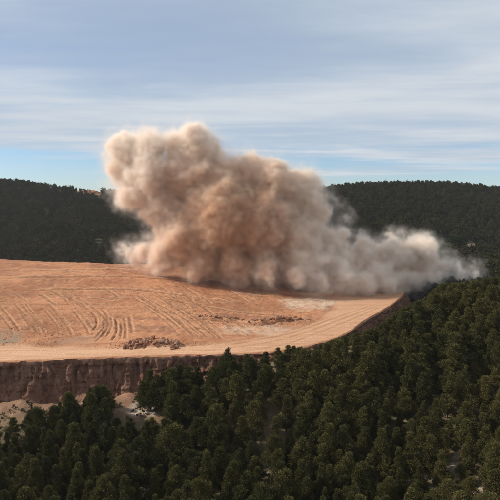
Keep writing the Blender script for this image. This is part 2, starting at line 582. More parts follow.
# crumbling lip of the road
zg -= 0.35 * (1 - sst(yg - e, 0, 0.9)) * (0.6 + vn(xg / 1.3, yg * 0, 71))
road = (1 - sst(t_in + 1.3 * fbm(xg / 8, yg / 8, 81, 3), -1.5, 1.2)) * sst(yg - e, 0.2, 1.4)
far_r = sst(xg, -10, 12)
soft = 1 - sst(t_in + 5.0 * fbm(xg / 9, yg / 9, 83, 4), -7, 5)
road = np.clip(road * (1 - far_r) + 0.75 * soft * sst(yg - e, 0.2, 1.4) * far_r, 0, 1)
ppx, ppy = project(xg, yg, zg)


def blob(cx, cy, rx, ry, pw=1.0):
    q = ((ppx - cx) / rx) ** 2 + ((ppy - cy) / ry) ** 2
    return np.clip(1.15 - q + 0.9 * fbm(xg / 7, yg / 7, 91, 3), 0, 1) ** pw


pale = np.clip(blob(315, 303, 40, 9) + 0.7 * blob(258, 330, 40, 7) + 0.5 * blob(285, 291, 50, 5), 0, 1) * (1 - road)
grey = np.clip(blob(4, 337, 26, 8) + 0.7 * blob(75, 341, 30, 4) + 0.8 * blob(352, 295.5, 18, 3), 0, 1) * (1 - road * .7)
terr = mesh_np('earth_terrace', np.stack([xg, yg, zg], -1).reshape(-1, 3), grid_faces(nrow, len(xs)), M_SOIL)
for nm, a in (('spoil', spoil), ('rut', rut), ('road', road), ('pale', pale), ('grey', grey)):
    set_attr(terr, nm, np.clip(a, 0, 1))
tag(terr, kind='structure')
edge_xyz = np.stack([xg[0], yg[0], zg[0]], -1)


def terrace_z(x, y):
    c = np.clip(np.searchsorted(xs, x), 1, len(xs) - 1)
    r = int(np.clip(np.searchsorted(yg[:, c], y), 0, nrow - 1))
    return float(zg[r, c])


# ------------------------------------------------------------------ the cut bank under the road edge
nd = 56
ex, ey, ez = edge_xyz[:, 0], edge_xyz[:, 1], edge_xyz[:, 2]
tx, ty = np.gradient(ex), np.gradient(Ey(ex))
ln = np.hypot(tx, ty)
nx_, ny_ = ty / ln, -tx / ln                       # outwards, away from the fill
arc = np.cumsum(np.hypot(np.gradient(ex), np.gradient(Ey(ex))))
dn = np.linspace(0, 1, nd)[:, None]
foot_x, foot_y = ex + nx_ * 4.2, ey + ny_ * 4.2
foot_z = hg(foot_x, foot_y) - 1.2
A = arc[None, :] + 0 * dn
warp = 0.9 * fbm(A / 3.0, dn * 3, 105, 3)
rills = np.abs(fbm(A / 1.7 + warp, A * 0 + dn * 1.0, 101, 4)) * 2.4
butt = fbm(A / 7.0, A * 0 + dn * 1.2, 111, 4)
ledge = fbm(A / 9, dn * 11, 117, 4)
block = np.floor(3 * fbm(A / 1.6 + 0.4 * warp, dn * 5, 119, 2)) / 3
out_d = 3.6 * dn ** 0.9 + 1.0 * butt * sst(dn, 0, .25) - 1.0 * (1 - np.clip(rills, 0, 1)) ** 2 * sst(dn, 0.02, .2) * (1 - 0.3 * dn)
out_d += (0.40 * ledge + 0.30 * block) * sst(dn, 0, .12) + 0.28 * fbm(A / 0.7, dn * 5, 121, 4) * sst(dn, 0, .1)
out_d += 2.4 * sst(dn + 0.35 * vn(A / 5, A * 0, 127), 0.72, 1.0)          # loose earth lying at the foot
for g in (-26.0, -25.2, -44.5, -38.5, -32.0):      # gullies that cut back into the bank
    gi = np.exp(-((ex - g + 0.3 * vn(dn * 5, dn * 0, 140)) / 0.4) ** 2)
    out_d -= 1.2 * gi * sst(dn, 0, 0.3) * (1 - 0.6 * dn)
bx = ex + nx_ * out_d
by = ey + ny_ * out_d
bz = ez + (foot_z - ez) * dn
bz = bz + 0.15 * fbm(A / 1.1, dn * 9, 131, 2) * sst(dn, 0, .1)
bx[0], by[0], bz[0] = ex, ey, ez
LOOSE = sst(dn + 0.35 * vn(A / 5, A * 0, 127) + 0.12 * fbm(A / 1.5, dn * 6, 128, 3), 0.74, 0.92)
bank = mesh_np('cut_bank', np.stack([bx, by, bz], -1).reshape(-1, 3), grid_faces(nd, len(ex))[:, ::-1], M_BANK)
set_attr(bank, 'loose', LOOSE)
tag(bank, kind='structure')

# ------------------------------------------------------------------ natural ground, one sheet to the horizon
gx = np.concatenate([-np.geomspace(3500, 125, 22), np.arange(-120, 120.1, 0.9), np.geomspace(125, 3500, 22)])
gy = np.concatenate([[-600, -200, -60, 0, 20, 35], np.arange(45, 205, 0.9), np.linspace(206, 330, 40), np.geomspace(340, 6000, 30)])
GX, GY = np.meshgrid(gx, gy)
GZ = hg(GX, GY)
GZ = GZ - 30 * sst(GY, 360, 420)                   # dips under the hills, which are their own sheets
inside = (GX > -155) & (GX < 86) & (GY > Ey(GX) - 0.3) & (GY < 300)
GZ = np.where(inside, np.minimum(GZ, ht0(GX, GY) - 3.0), GZ)
GPX, GPY = project(GX, np.maximum(GY, 5), GZ)


def gblob(cx, cy, rx, ry, seed=5, rot=0.0):
    dx, dy = GPX - cx, GPY - cy
    c, s = math.cos(rot), math.sin(rot)
    q = ((dx * c + dy * s) / rx) ** 2 + ((-dx * s + dy * c) / ry) ** 2
    return np.clip((1.1 - q + 1.2 * fbm(GX / 5, GY / 5, seed, 3)) * 2, 0, 1) * (GY > 40)


# talus spilling from the gully and the berm at the bank's foot
foot_d = (Ey(GX) - GY)
talus = 1.3 * np.exp(-((GX + 24.5 + 0.55 * foot_d + 1.5 * vn(GX / 2.5, GY / 2.5, 16)) / (2.0 + 0.35 * np.clip(foot_d, 0, 9))) ** 2) * np.exp(-np.clip(foot_d - 1.5, 0, None) / 5) * (foot_d > -1)
talus = talus * (1 + 0.9 * fbm(GX / 2.2, GY / 2.2, 18, 3))
berm = 1.4 * np.exp(-((foot_d - 4.0) / 2.6) ** 2) * (GX < -15) * (0.6 + fbm(GX / 4, GY / 4, 15, 3))
GZ = GZ + np.where(inside, 0, talus + berm) + 0.22 * fbm(GX / 1.6, GY / 1.6, 19, 4) * (GY < 210) * (GY > 40)
sand = np.clip(gblob(140, 402, 36, 20, 5, 0.35) + 0.5 * gblob(15, 408, 55, 11, 7), 0, 1)
near_bank = np.clip(1 - np.abs(foot_d - 5) / 6, 0, 1) * (GX < -8) * (GX > -155)
sand = np.clip(np.maximum(sand, near_bank * 0.75), 0, 1)
lime = np.zeros_like(GZ)
LIME = [(435, 396, 10, 6), (390, 383, 8, 4), (470, 393, 7, 4), (435, 491, 14, 5), (427, 477, 8, 4), (478, 490, 14, 4),
        (455, 466, 12, 4), (145, 492, 7, 4), (150, 408, 15, 7), (136, 411, 8, 5), (12, 497, 14, 4), (415, 453, 10, 4), (360, 470, 6, 3),
        (300, 440, 5, 3), (462, 455, 9, 4), (165, 482, 5, 3)]
for (a, b, c, d) in LIME:
    lime = np.maximum(lime, gblob(a, b, c, d, int(a)))
gnd = mesh_np('ground', np.stack([GX, GY, GZ], -1).reshape(-1, 3), grid_faces(len(gy), len(gx)), M_GROUND)
set_attr(gnd, 'sand', sand); set_attr(gnd, 'lime', lime)
tag(gnd, kind='structure')


def ground_z(x, y):
    i = int(np.clip(np.searchsorted(gx, x), 1, len(gx) - 1)); j = int(np.clip(np.searchsorted(gy, y), 1, len(gy) - 1))
    fx = (x - gx[i - 1]) / (gx[i] - gx[i - 1]); fy = (y - gy[j - 1]) / (gy[j] - gy[j - 1])
    a = GZ[j - 1, i - 1] * (1 - fx) + GZ[j - 1, i] * fx
    b = GZ[j, i - 1] * (1 - fx) + GZ[j, i] * fx
    return float(a * (1 - fy) + b * fy)


# ------------------------------------------------------------------ hills behind
HPX = [-400, -120, 0, 30, 55, 75, 105, 200, 325, 350, 370, 400, 430, 455, 480, 500, 650, 900]
HPY = [178, 182, 185, 187.5, 190.5, 193.5, 195.5, 195.5, 192, 190, 189, 188, 187, 188, 191, 192, 190, 180]
CREST, TOE = 620.0, 372.0


def hh(x, y):
    x = np.asarray(x, float); y = np.asarray(y, float)
    px = 250 + F * x / np.maximum(y, 200)
    sky_py = np.interp(px, HPX, HPY)
    zc_ = CZ + CREST * (200 - sky_py) / F
    q = np.clip((y - TOE) / (CREST - TOE), 0, 1)
    shape = 0.45 * q + 0.55 * sst(q, 0, 1)
    base = CZ - 52.0
    z = base + (zc_ - base) * shape
    z = z - np.clip(y - CREST, 0, None) * 0.10
    gl = fbm(x / 70, y / 110, 201, 3) * 16 * sst(q, 0.0, 0.35) * (1 - sst(q, 0.8, 1.0))
    return z + gl + 1.2 * fbm(x / 14, y / 14, 211, 2)


hx = np.concatenate([np.arange(-900, -420, 20), np.arange(-420, 420, 3), np.arange(420, 901, 20)])
hy = np.concatenate([np.arange(340, 660, 3), np.arange(660, 1000, 20)])
HX, HY = np.meshgrid(hx, hy)
hill = mesh_np('hill', np.stack([HX, HY, hh(HX, HY)], -1).reshape(-1, 3), grid_faces(len(hy), len(hx)), M_HILL)
_a, _b = ray(456, 251)
_ys = np.arange(330, 600, 1.0)
UX, UY = float(_a), float(_ys[np.argmax(CZ + float(_b) * _ys < hh(float(_a) * _ys, _ys))])
set_attr(hill, 'bare', np.clip(1.4 - np.hypot((HX - UX * UY - 5) / 16, (HY - UY + 6) / 26) + 0.8 * fbm(HX / 12, HY / 12, 230, 3), 0, 1))
tag(hill, kind='structure')


M_SCARP, t, out = new_mat('red_earth')
finish(t, out, t.mix(t.ss(t.noise(t.n('ShaderNodeNewGeometry').outputs['Position'], 0.5, 4, 0.6), 0.4, 0.6), (0.36, 0.15, 0.085), (0.46, 0.24, 0.14)))
SCARPS = [(76, 101, 189.8, 195.2, 616, M_SCARP, 'red_scarp'), (50, 62, 189.6, 191.6, 612, M_GROUND, 'pale_outcrop'), (466, 474, 244, 253, 408, M_GROUND, 'pale_outcrop')]
for (a, b, t0_, t1_, yy, mt_, nm) in SCARPS:
    na, nb = 48, 14
    u = np.linspace(0, 1, na)[None, :]; w = np.linspace(0, 1, nb)[:, None]
    ra, _ = ray(a + (b - a) * u, 200)
    X = ra * yy + 0 * w
    H = (t1_ - t0_) * yy / F * (0.65 + 0.5 * fbm(u * 5, u * 0, int(a), 3)) * np.sin(np.pi * np.clip(u, 0.02, 0.98)) ** 0.4
    base = hh(X, yy + 0 * X) - 0.8
    Z = base + (1 - w) * (H + 0.8)
    Y = yy + (1 - w) * 2.0 + 1.2 * fbm(X / 3, w * 3 + 0 * X, 33, 3)
    top = (X[:1], Y[:1] + 9, hh(X[:1], Y[:1] + 9) - 1.0)
    X, Y, Z = (np.concatenate([p, q]) for p, q in zip(top, (X, Y, Z)))
    o = mesh_np(nm, np.stack([X, Y, Z], -1).reshape(-1, 3), grid_faces(nb + 1, na)[:, ::-1], mt_)
    for k_ in ('loose', 'sand'):
        set_attr(o, k_, np.full(X.size, 0.6))
    tag(o, kind='structure')


def before_scarp(px, y):
    if 443 < px < 475 and UY - 42 < y < UY + 14:
        return True
    return any(a - 2 < px < b + 2 and yy - 26 < y < yy + 14 for (a, b, _, _, yy, _, _) in SCARPS)


# ------------------------------------------------------------------ trees
def tuft_quads(c, d, length, width, r):
    """kite shaped needle tufts at c pointing along d"""
    n = len(c)
    side = np.cross(d, r.normal(size=(n, 3)))
    side /= np.linalg.norm(side, axis=1, keepdims=True) + 1e-9
    L = length * r.uniform(0.7, 1.3, (n, 1)); W = width * r.uniform(0.7, 1.3, (n, 1))
    v = np.stack([c - d * L * 0.4, c + side * W + d * L * 0.1, c + d * L * 0.6, c - side * W + d * L * 0.1], 1)
    return v.reshape(-1, 3), np.arange(n * 4).reshape(n, 4)


def crown_arrays(seed, H, R, nl, per, tl, tw, low=0.30, peak=0.30, sharp=0.8):
    """lobes of needle tufts at the limb ends; widest at PEAK of the crown's height, drawn in to a leader"""
    r = np.random.default_rng(seed)
    lobes = []
    lean = r.normal(0, 0.03, 2)
    for k in range(nl):
        f = (k + 0.5) / nl
        h = low + (0.96 - low) * f ** 0.92
        q = (h - low) / (1 - low)
        prof = (q / peak) ** 0.5 * 0.92 + 0.08 if q < peak else ((1 - q) / (1 - peak)) ** sharp
        a = k * 2.4 + r.uniform(-.7, .7)
        rad = R * 1.0 * prof * r.uniform(0.35, 1.15)
        lobes.append((np.array([rad * math.cos(a) + lean[0] * h * H, rad * math.sin(a) + lean[1] * h * H, h * H + r.uniform(-.45, .45)]),
                      R * r.uniform(0.18, 0.42) * (0.6 + 0.45 * prof)))
    cs, ds = [], []
    for c, lr in lobes:
        m = max(4, int(per * (lr / (0.33 * R)) ** 2))
        d = r.normal(size=(m, 3)); d[:, 2] = d[:, 2] * 0.9 + 0.2
        d /= np.linalg.norm(d, axis=1, keepdims=True)
        p = c + d * lr * (0.12 + 1.2 * r.uniform(0, 1, (m, 1)) ** 0.75) * np.array([1.1, 1.1, 0.9])
        out = np.array([p[:, 0], p[:, 1], p[:, 2] * 0]).T
        out /= np.linalg.norm(out, axis=1, keepdims=True) + 1e-6
        dd = d * 0.7 + out * 0.4 + np.array([0, 0, 0.6]) + r.normal(0, 0.5, (m, 3))
        dd /= np.linalg.norm(dd, axis=1, keepdims=True)
        cs.append(p); ds.append(dd)
    v, f = tuft_quads(np.concatenate(cs), np.concatenate(ds), tl, tw, r)
    return lobes, v, f


def tube(bm, p0, p1, r0, r1, seg=6, bend=0.0):
    p0, p1 = Vector(p0), Vector(p1)
    ax = (p1 - p0).normalized()
    u = ax.orthogonal().normalized(); w = ax.cross(u)
    rings = []
    ns = 4
    for i in range(ns + 1):
        t = i / ns
        c = p0.lerp(p1, t) + u * bend * math.sin(math.pi * t)
        rr = r0 + (r1 - r0) * t
        rings.append([bm.verts.new(c + (u * math.cos(2 * math.pi * k / seg) + w * math.sin(2 * math.pi * k / seg)) * rr) for k in range(seg)])
    for a, b in zip(rings[:-1], rings[1:]):
        for k in range(seg):
            bm.faces.new((a[k], a[(k + 1) % seg], b[(k + 1) % seg], b[k]))
    bm.faces.new(rings[-1])


def trunk_mesh(name, H, lobes, seed):
    rr = random.Random(seed)
    bm = bmesh.new()
    tube(bm, (0, 0, -0.6), (0.05, 0.05, H * 0.9), 0.19, 0.04, 7, rr.uniform(-.25, .25))
    for c, lr in lobes:
        z = max(0.15 * H, c[2] - math.hypot(c[0], c[1]) * 0.55 - 0.2)
        tube(bm, (0, 0, z), tuple(c), 0.07, 0.02, 5, rr.uniform(-.1, .15))
    me = bpy.data.meshes.new(name)
    bm.to_mesh(me); bm.free()
    me.materials.append(M_BARK)
    for p in me.polygons: p.use_smooth = True
    return me


PINES = []
for k, (R, sharp, peak, low) in enumerate([(1.8, 1.1, .22, .12), (1.6, 1.2, .25, .18), (2.2, .95, .28, .14), (1.8, 1.05, .2, .1), (2.1, 1.0, .3, .18), (1.5, 1.25, .2, .12),
                                           (2.4, .85, .36, .2), (1.9, 1.15, .26, .16), (1.6, 1.05, .28, .12), (2.0, .9, .34, .18)]):
    lobes, v, f = crown_arrays(300 + k, 8.0, R, 44 + k % 4 * 3, 480, 0.33, 0.036, low, peak, sharp)
    PINES.append((mesh_np('crown', v, f, M_PINE, smooth=False, link=False), trunk_mesh('trunk', 8.0, lobes, k), 8.0, R))


CANX = [0, 20, 35, 45, 60, 68, 78, 90, 100, 112, 122, 132, 136, 140, 150, 165, 185, 200, 215, 228, 240, 252, 270, 290, 310, 330, 350,
        365, 375, 385, 395, 410, 425, 440, 455, 470, 500, 540]
CANY = [424, 415, 406, 412, 402, 389, 400, 387, 384, 392, 412, 416, 408, 378, 366, 370, 361, 365, 359, 347, 352, 357, 350, 345, 349, 341, 334,
        331, 328, 322, 312, 304, 298, 284, 283, 281, 277, 274]


def canopy(px): return np.interp(px, CANX, CANY)


def in_gap(px, top, base, w):
    """keep the bare sandy spill under the gully and the small clearings in sight"""
    for (x0, x1, y0, y1) in ((117, 137, 382, 403), (122, 160, 405, 417)):
        if px + w > x0 and px - w < x1 and top < y1 and base > y0:
            return True
    for (a, b, c, d) in LIME[:8]:
        if abs(px - a) < c * 0.42 + w * 0.5 and top < b + d * 0.2 and base > b + 1:
            return True
    return False


cand = []
tries = 0
cell = {}
# the clump that stands right of the gully, close under the bank
for (px, top, y) in ((143, 379, 108.6), (150, 367, 109.4), (158, 372, 108.2), (165, 370, 110.0), (173, 366, 109.0), (180, 363, 110.5), (188, 364, 109.0), (197, 365, 110.4), (168, 376, 105.5), (153, 380, 106.6), (228, 346.5, 112.5), (68, 389, 101.0), (94, 384.5, 102.0), (102, 383.5, 103.5), (37, 405, 99.0)):
    x = float(ray(px, 385)[0]) * y
    z = ground_z(x, y)
    pb = float(project(x, y, z)[1])
    h = (pb - top) * y / F
    cell.setdefault((int(x // 4), int(y // 4)), []).append((x, y))
    cand.append((y, x, z, h, px, top, pb))
while tries < 60000:
    tries += 1
    y = random.uniform(62, 196); x = random.uniform(-0.50 * y - 3, 0.50 * y + 3)
    if y > float(Ey(x)) - (3.6 if x > -8 else 5.5):
        continue
    z = ground_z(x, y)
    h = random.choice([4.6, 5.2, 5.8, 6.4, 7.0, 7.6, 8.8]) * random.uniform(0.92, 1.08)
    spc = 2.1 + 0.9 * (float(vn(x / 18, y / 18, 400)) + 0.3)
    key = (int(x // 4), int(y // 4))
    bad = False
    for i in (-1, 0, 1):
        for j in (-1, 0, 1):
            for (qx, qy) in cell.get((key[0] + i, key[1] + j), ()):
                if (qx - x) ** 2 + (qy - y) ** 2 < spc * spc:
                    bad = True
    if bad:
        continue
    px, pb = project(x, y, z)
    sc_ = F / y
    w = 2.0 * sc_ * h / 8
    lim = max(float(canopy(px)), float(canopy(px - w * .6)) - 4, float(canopy(px + w * .6)) - 4)
    top = float(project(x, y, z + h)[1])
    if top < lim:
        h2 = h * (pb - lim) / max(pb - top, 1e-3)
        if h2 < 4.0:
            continue
        h = h2
        top = lim
    if in_gap(px, top, pb, w * 0.85):
        continue
    if top > 515 or px < -25 or px > 525:
        continue
    cell.setdefault(key, []).append((x, y))
    cand.append((y, x, z, h, px, top, pb))
cand.sort()
print('foreground pines', len(cand))

SPECIAL = {  # trees that stand out: photo position of the top -> label
    (228, 347): 'tallest dark pine at the road bend, standing out against the pale haul road',
    (68, 389): 'pine with a pointed top in front of the middle of the cut bank',
    (93, 386): 'broad dark pine in front of the cut bank, just left of the sandy gully',
    (37, 406): 'pine with a rounded top before the foot of the cut bank, near the left edge',
    (150, 366): 'dark pine just right of the sandy gully, covering the end of the cut bank',
}
used = {}
for (sx, sy), lab in SPECIAL.items():
    k = min(range(len(cand)), key=lambda i: abs(cand[i][4] - sx) + 0.9 * abs(cand[i][5] - sy) + (1000 if i in used else 0))
    used[k] = lab
    print('special', (sx, sy), [round(float(q), 1) for q in cand[k]])


def region_label(px, top):
    edge_ = top < canopy(px) + 7
    if px < 128 and top < 452:
        if edge_: return ('dark pine in the front row below the cut bank, its top against the bank', 'pines in front of the cut bank')
        return ('dark green pine in the stand below the cut bank, behind its first row', 'pines below the cut bank')
    if px < 172:
        if edge_: return ('dark pine of the clump beside the sandy gully, at the end of the cut bank', 'pines beside the sandy gully')
    if edge_ and px < 300: return ('dark pine on the upper edge of the wood, its top against the haul road', 'pines against the haul road')
    if edge_ and px < 405: return ('dark pine on the edge of the wood, under the slanting right part of the bank', 'pines under the slanting bank')
    if edge_: return ('olive pine on the crest of the right slope, beneath the tail of the dust cloud', 'pines on the crest under the dust')
    row = 0 if top < 395 else 1 if top < 440 else 2
    if px < 215:
        return [('dark green pine in the wood just below the sandy gully', 'pines just below the gully'),
                ('dark green pine low in the left part of the wood', 'pines low in the left wood'),
                ('dark green pine at the lower left edge of the wood', 'pines at the lower left edge')][row]
    if px < 345:
        return [('dark green pine in the wood just before the road bend', 'pines just before the road bend'),
                ('dark green pine in the middle of the dense wood', 'pines in the middle of the wood'),
                ('dark green pine in the dense wood at the lower middle edge', 'pines at the lower middle edge')][row]
    return [('olive green pine high on the slope that climbs right of the bank', 'pines high on the right slope'),
            ('olive green pine halfway down the right slope, around its pale clearings', 'pines among the clearings'),
            ('olive green pine on the lower right slope near the white bare ground', 'pines low on the right slope')][row]


def place_pine(i, x, y, z, h, label, group):
    cm, tm, H, R = PINES[i % len(PINES)]
    root = bpy.data.objects.new('pine_tree', None)
    COL.objects.link(root)
    root.empty_display_size = 0.5
    root.location = (x, y, z)
    s = h / H
    wd = s * random.uniform(0.86, 1.12)
    root.scale = (wd, wd * random.uniform(0.92, 1.08), s)
    root.rotation_euler = (random.uniform(-.05, .05), random.uniform(-.05, .05), random.uniform(0, 6.28))
    for nm, me in (('crown', cm), ('trunk', tm)):
        c = bpy.data.objects.new(nm, me)
        COL.objects.link(c)
        c.parent = root
    tag(root, label, 'tree', group)
    return root


# the 300 that show largest are things of their own, the rest is one wood
order = sorted(range(len(cand)), key=lambda i: cand[i][0] * (0.2 if i in used else 1.0))
own = set(order[:296])
rest = [c for i, c in enumerate(cand) if i not in own]
for i in sorted(own):
    y, x, z, h, px, top, pb = cand[i]
    lab, grp = region_label(px, top)
    if i in used:
        lab = used[i]
    place_pine(random.randrange(len(PINES)), x, y, z, h, lab, grp)


def massed_wood(name, spots, mat, variants):
    """one object: its mesh holds a few pattern plants and one loose vertex for each spot; its own geometry nodes set the plants on the spots"""
    V, Fc, tp, off = [], [], [], 0
    for k, (v, f, H) in enumerate(variants):
        V.append(v / H); Fc.append(f + off); tp.append(np.full(len(v), k + 1)); off += len(v)
    P = np.array([(a, b, c) for a, b, c, _ in spots])
    n = len(P)
    V.append(P); tp.append(np.zeros(n))
    r = np.random.default_rng(len(spots))
    h = np.array([q[3] for q in spots])
    o = mesh_np(name, np.concatenate(V), np.concatenate(Fc), mat, smooth=False)
    pad = np.zeros(off)
    set_attr(o, 'pattern', np.concatenate(tp))
    set_attr(o, 'tall', np.concatenate([pad, h]))
    set_attr(o, 'wide', np.concatenate([pad, h * r.uniform(0.85, 1.25, n)]))
    set_attr(o, 'turn', np.concatenate([pad, r.uniform(0, 6.283, n)]))
    set_attr(o, 'pick', np.concatenate([pad, r.integers(0, len(variants), n)]))
    ng = bpy.data.node_groups.new(name, 'GeometryNodeTree')
    ng.interface.new_socket('Geometry', in_out='INPUT', socket_type='NodeSocketGeometry')
    ng.interface.new_socket('Geometry', in_out='OUTPUT', socket_type='NodeSocketGeometry')
    t = NT(ng)
    gi, go = t.n('NodeGroupInput'), t.n('NodeGroupOutput')

    def attr(nm):
        return t.n('GeometryNodeInputNamedAttribute', data_type='FLOAT', ins={'Name': nm}).outputs[0]

    def only(k):
        c = t.n('FunctionNodeCompare', data_type='FLOAT', operation='EQUAL')
        t.link(attr('pattern'), c.inputs[0]); c.inputs[1].default_value = k
        c.inputs['Epsilon'].default_value = 0.1
        sp = t.n('GeometryNodeSeparateGeometry', domain='POINT')
        t.link(gi.outputs[0], sp.inputs[0]); t.link(c.outputs[0], sp.inputs['Selection'])
        return sp.outputs[0]

    jn = t.n('GeometryNodeJoinGeometry')
    for k in reversed(range(len(variants))):
        g2i = t.n('GeometryNodeGeometryToInstance')
        t.link(only(k + 1), g2i.inputs[0]); t.link(g2i.outputs[0], jn.inputs[0])
    ip = t.n('GeometryNodeInstanceOnPoints')
    t.link(only(0), ip.inputs['Points']); t.link(jn.outputs[0], ip.inputs['Instance'])
    ip.inputs['Pick Instance'].default_value = True
    t.link(attr('pick'), ip.inputs['Instance Index'])
    rot = t.n('ShaderNodeCombineXYZ'); t.link(attr('turn'), rot.inputs[2])
    t.link(rot.outputs[0], ip.inputs['Rotation'])
    sc_ = t.n('ShaderNodeCombineXYZ')
    w_ = attr('wide')
    t.link(w_, sc_.inputs[0]); t.link(w_, sc_.inputs[1]); t.link(attr('tall'), sc_.inputs[2])
    t.link(sc_.outputs[0], ip.inputs['Scale'])
    t.link(ip.outputs[0], go.inputs[0])
    o.modifiers.new('plants', 'NODES').node_group = ng
    tag(o, kind='stuff')
    return o


if rest:
    mid_var = []
    for k in range(4):
        _, v, f = crown_arrays(350 + k, 8.0, 2.0, 44, 330, 0.36, 0.046, 0.16, 0.28, 0.9)
        mid_var.append((v, f, 8.0))
    massed_wood('pine_wood', [(c[1], c[0], c[2], c[3]) for c in rest], M_PINE, mid_var)

# the wooded hills far behind: one mass
valley = []
far_var = []
for s in range(6):
    _, v, f = crown_arrays(380 + s, 8.0, 2.5, 18, 34, 0.95, 0.27, 0.15, 0.35, 0.65)
    far_var.append((v, f, 8.0))
spots = []
for k in range(8200):
    yy = random.uniform(204, 378); xx = random.uniform(-0.5 * yy - 10, 0.5 * yy + 12)
    if xx < 88 and yy < 302 and yy > float(Ey(xx)) - 4:
        continue
    zz = float(hg(xx, yy))
    if zz > float(hh(xx, yy)) and random.random() < 0.75:
        valley.append((xx, yy, zz - 0.3, random.choice([5.5, 6.5, 7.5, 8.5]) * random.uniform(.9, 1.1)))
step = 4.7
for yy in np.arange(378, 640, step):
    half = 0.50 * yy + 15
    for xx in np.arange(-half, half, step):
        x = xx + random.uniform(-2.3, 2.3); y = yy + random.uniform(-2.3, 2.3)
        dens = float(fbm(x / 30, y / 30, 500, 3))
        if dens < -0.54 and y < CREST - 20:
            continue
        if before_scarp(250 + F * x / y, y):
            continue
        spots.append((x, y, 0.0, random.choice([5.5, 6.5, 7.5, 8.5]) * random.uniform(.9, 1.1)))
P = np.array(spots)
Z = hh(P[:, 0], P[:, 1])
spots = [(a[0], a[1], float(zz) - 0.3, a[3]) for a, zz in zip(spots, Z)]
print('far trees', len(spots))
spots += valley
massed_wood('hill_forest', spots, M_FAR, far_var)

# ------------------------------------------------------------------ stones
def boulder_mesh(seed):
    bm = bmesh.new()
    bmesh.ops.create_icosphere(bm, subdivisions=2, radius=1.0)
    rr = random.Random(seed)
    planes = [(Vector((rr.gauss(0, 1), rr.gauss(0, 1), rr.gauss(0, 1))).normalized(), rr.uniform(0.42, 0.8)) for _ in range(13)]
    for v in bm.verts:
        for n, d in planes:
            k = v.co.dot(n) - d
            if k > 0: v.co -= n * k
        v.co += v.co.normalized() * 0.12 * mnoise.noise(v.co * 2.2 + Vector((seed * 3.1, 0, 0)))
        v.co.z *= 0.75
    me = bpy.data.meshes.new('boulder')
    bm.to_mesh(me); bm.free()
    me.materials.append(M_ROCK)
    return me


BOULD = [boulder_mesh(s) for s in range(7)]


def boulder(px, py, size, label, group, lift=0.25):
    x, y = on_terrace(px, py)
    o = bpy.data.objects.new('boulder', random.choice(BOULD))
    COL.objects.link(o)
    o.location = (x, y, terrace_z(x, y) + size * lift)
    o.scale = (size * random.uniform(.8, 1.3), size * random.uniform(.8, 1.2), size * random.uniform(.75, 1.15))
    o.rotation_euler = (random.uniform(-.5, .5), random.uniform(-.5, .5), random.uniform(0, 6.28))
    tag(o, label, 'boulder', group)
    return o


for k in range(120):
    u = random.random()
    px = 124 + 55 * u
    py = random.uniform(344 - 6 * math.sin(math.pi * u) ** 2, 349.3)
    boulder(px, py, random.choice([0.25, 0.35, 0.45, 0.6, 0.85]) * random.uniform(.8, 1.15), ['reddish boulder in the left end of the heap beside the haul road', 'reddish boulder in the middle of the heap beside the haul road', 'reddish boulder in the right end of the heap beside the haul road'][min(2, int(u * 3))],
            ['boulders in the left end of the roadside heap', 'boulders in the middle of the roadside heap', 'boulders in the right end of the roadside heap'][min(2, int(u * 3))])
for k in range(44):
    u = random.random()
    boulder(197 + 48 * u, 316.5 + 4.5 * u + random.uniform(-1, 1), random.uniform(.25, .65), 'small brown stone in the thin row across the bare slope', 'stones in the thin row across the slope')
for k in range(80):
    u = random.random()
    boulder(248 + 62 * u, 323 - 2.5 * u - 3.0 * math.exp(-((u - .55) / .22) ** 2) * random.random() + random.uniform(-1.4, 1.0), random.choice([.3, .45, .6, .8]) * random.uniform(.8, 1.2),
            'brown boulder in the low heap in the middle of the bare slope', 'boulders heaped in the middle of the slope')

# clods and pebbles strewn over the fill: nobody could count them
clod_v = np.array([[0, 0, .8], [1, 0, 0], [0, 1, 0], [-1, 0, 0], [0, -1, 0], [0, 0, -.6]], float)
clod_f = np.array([[0, 1, 2], [0, 2, 3], [0, 3, 4], [0, 4, 1], [5, 2, 1], [5, 3, 2], [5, 4, 3], [5, 1, 4]])
V, Fc = [], []
n = 0
while n < 4600:
    px = random.uniform(-5, 345); py = random.uniform(284, 352)
    if n > 3000:                                    # fines round the heaps of stones
        a_, b_, c_, d_ = ((151, 346, 24, 3.0), (282, 321.5, 24, 2.4), (220, 318.5, 20, 1.8))[n % 3]
        px, py = random.gauss(a_, c_), random.gauss(b_, d_)
    elif random.random() > -0.25 + 1.9 * float(vn(px / 22, py / 8, 600) + 0.3):
        continue
    x, y = on_terrace(px, py)
    if y < float(Iy(x)) - 0.5 or y > 228:
        continue
    s = random.uniform(0.05, 0.14) * (1.9 if random.random() < .08 else 1)
    a = random.uniform(0, 6.28)
    v = clod_v * (s * np.array([random.uniform(.7, 1.3), random.uniform(.7, 1.3), random.uniform(.7, 1.1)])) * rng.uniform(.7, 1.25, (6, 1))
    c, sn = math.cos(a), math.sin(a)
    v = np.stack([v[:, 0] * c - v[:, 1] * sn + x, v[:, 0] * sn + v[:, 1] * c + y, v[:, 2] + terrace_z(x, y) + s * .2], 1)
    V.append(v); Fc.append(clod_f + 6 * n); n += 1
clods = mesh_np('earth_clods', np.concatenate(V), np.concatenate(Fc), M_SOIL, smooth=False)
tag(clods, kind='stuff')

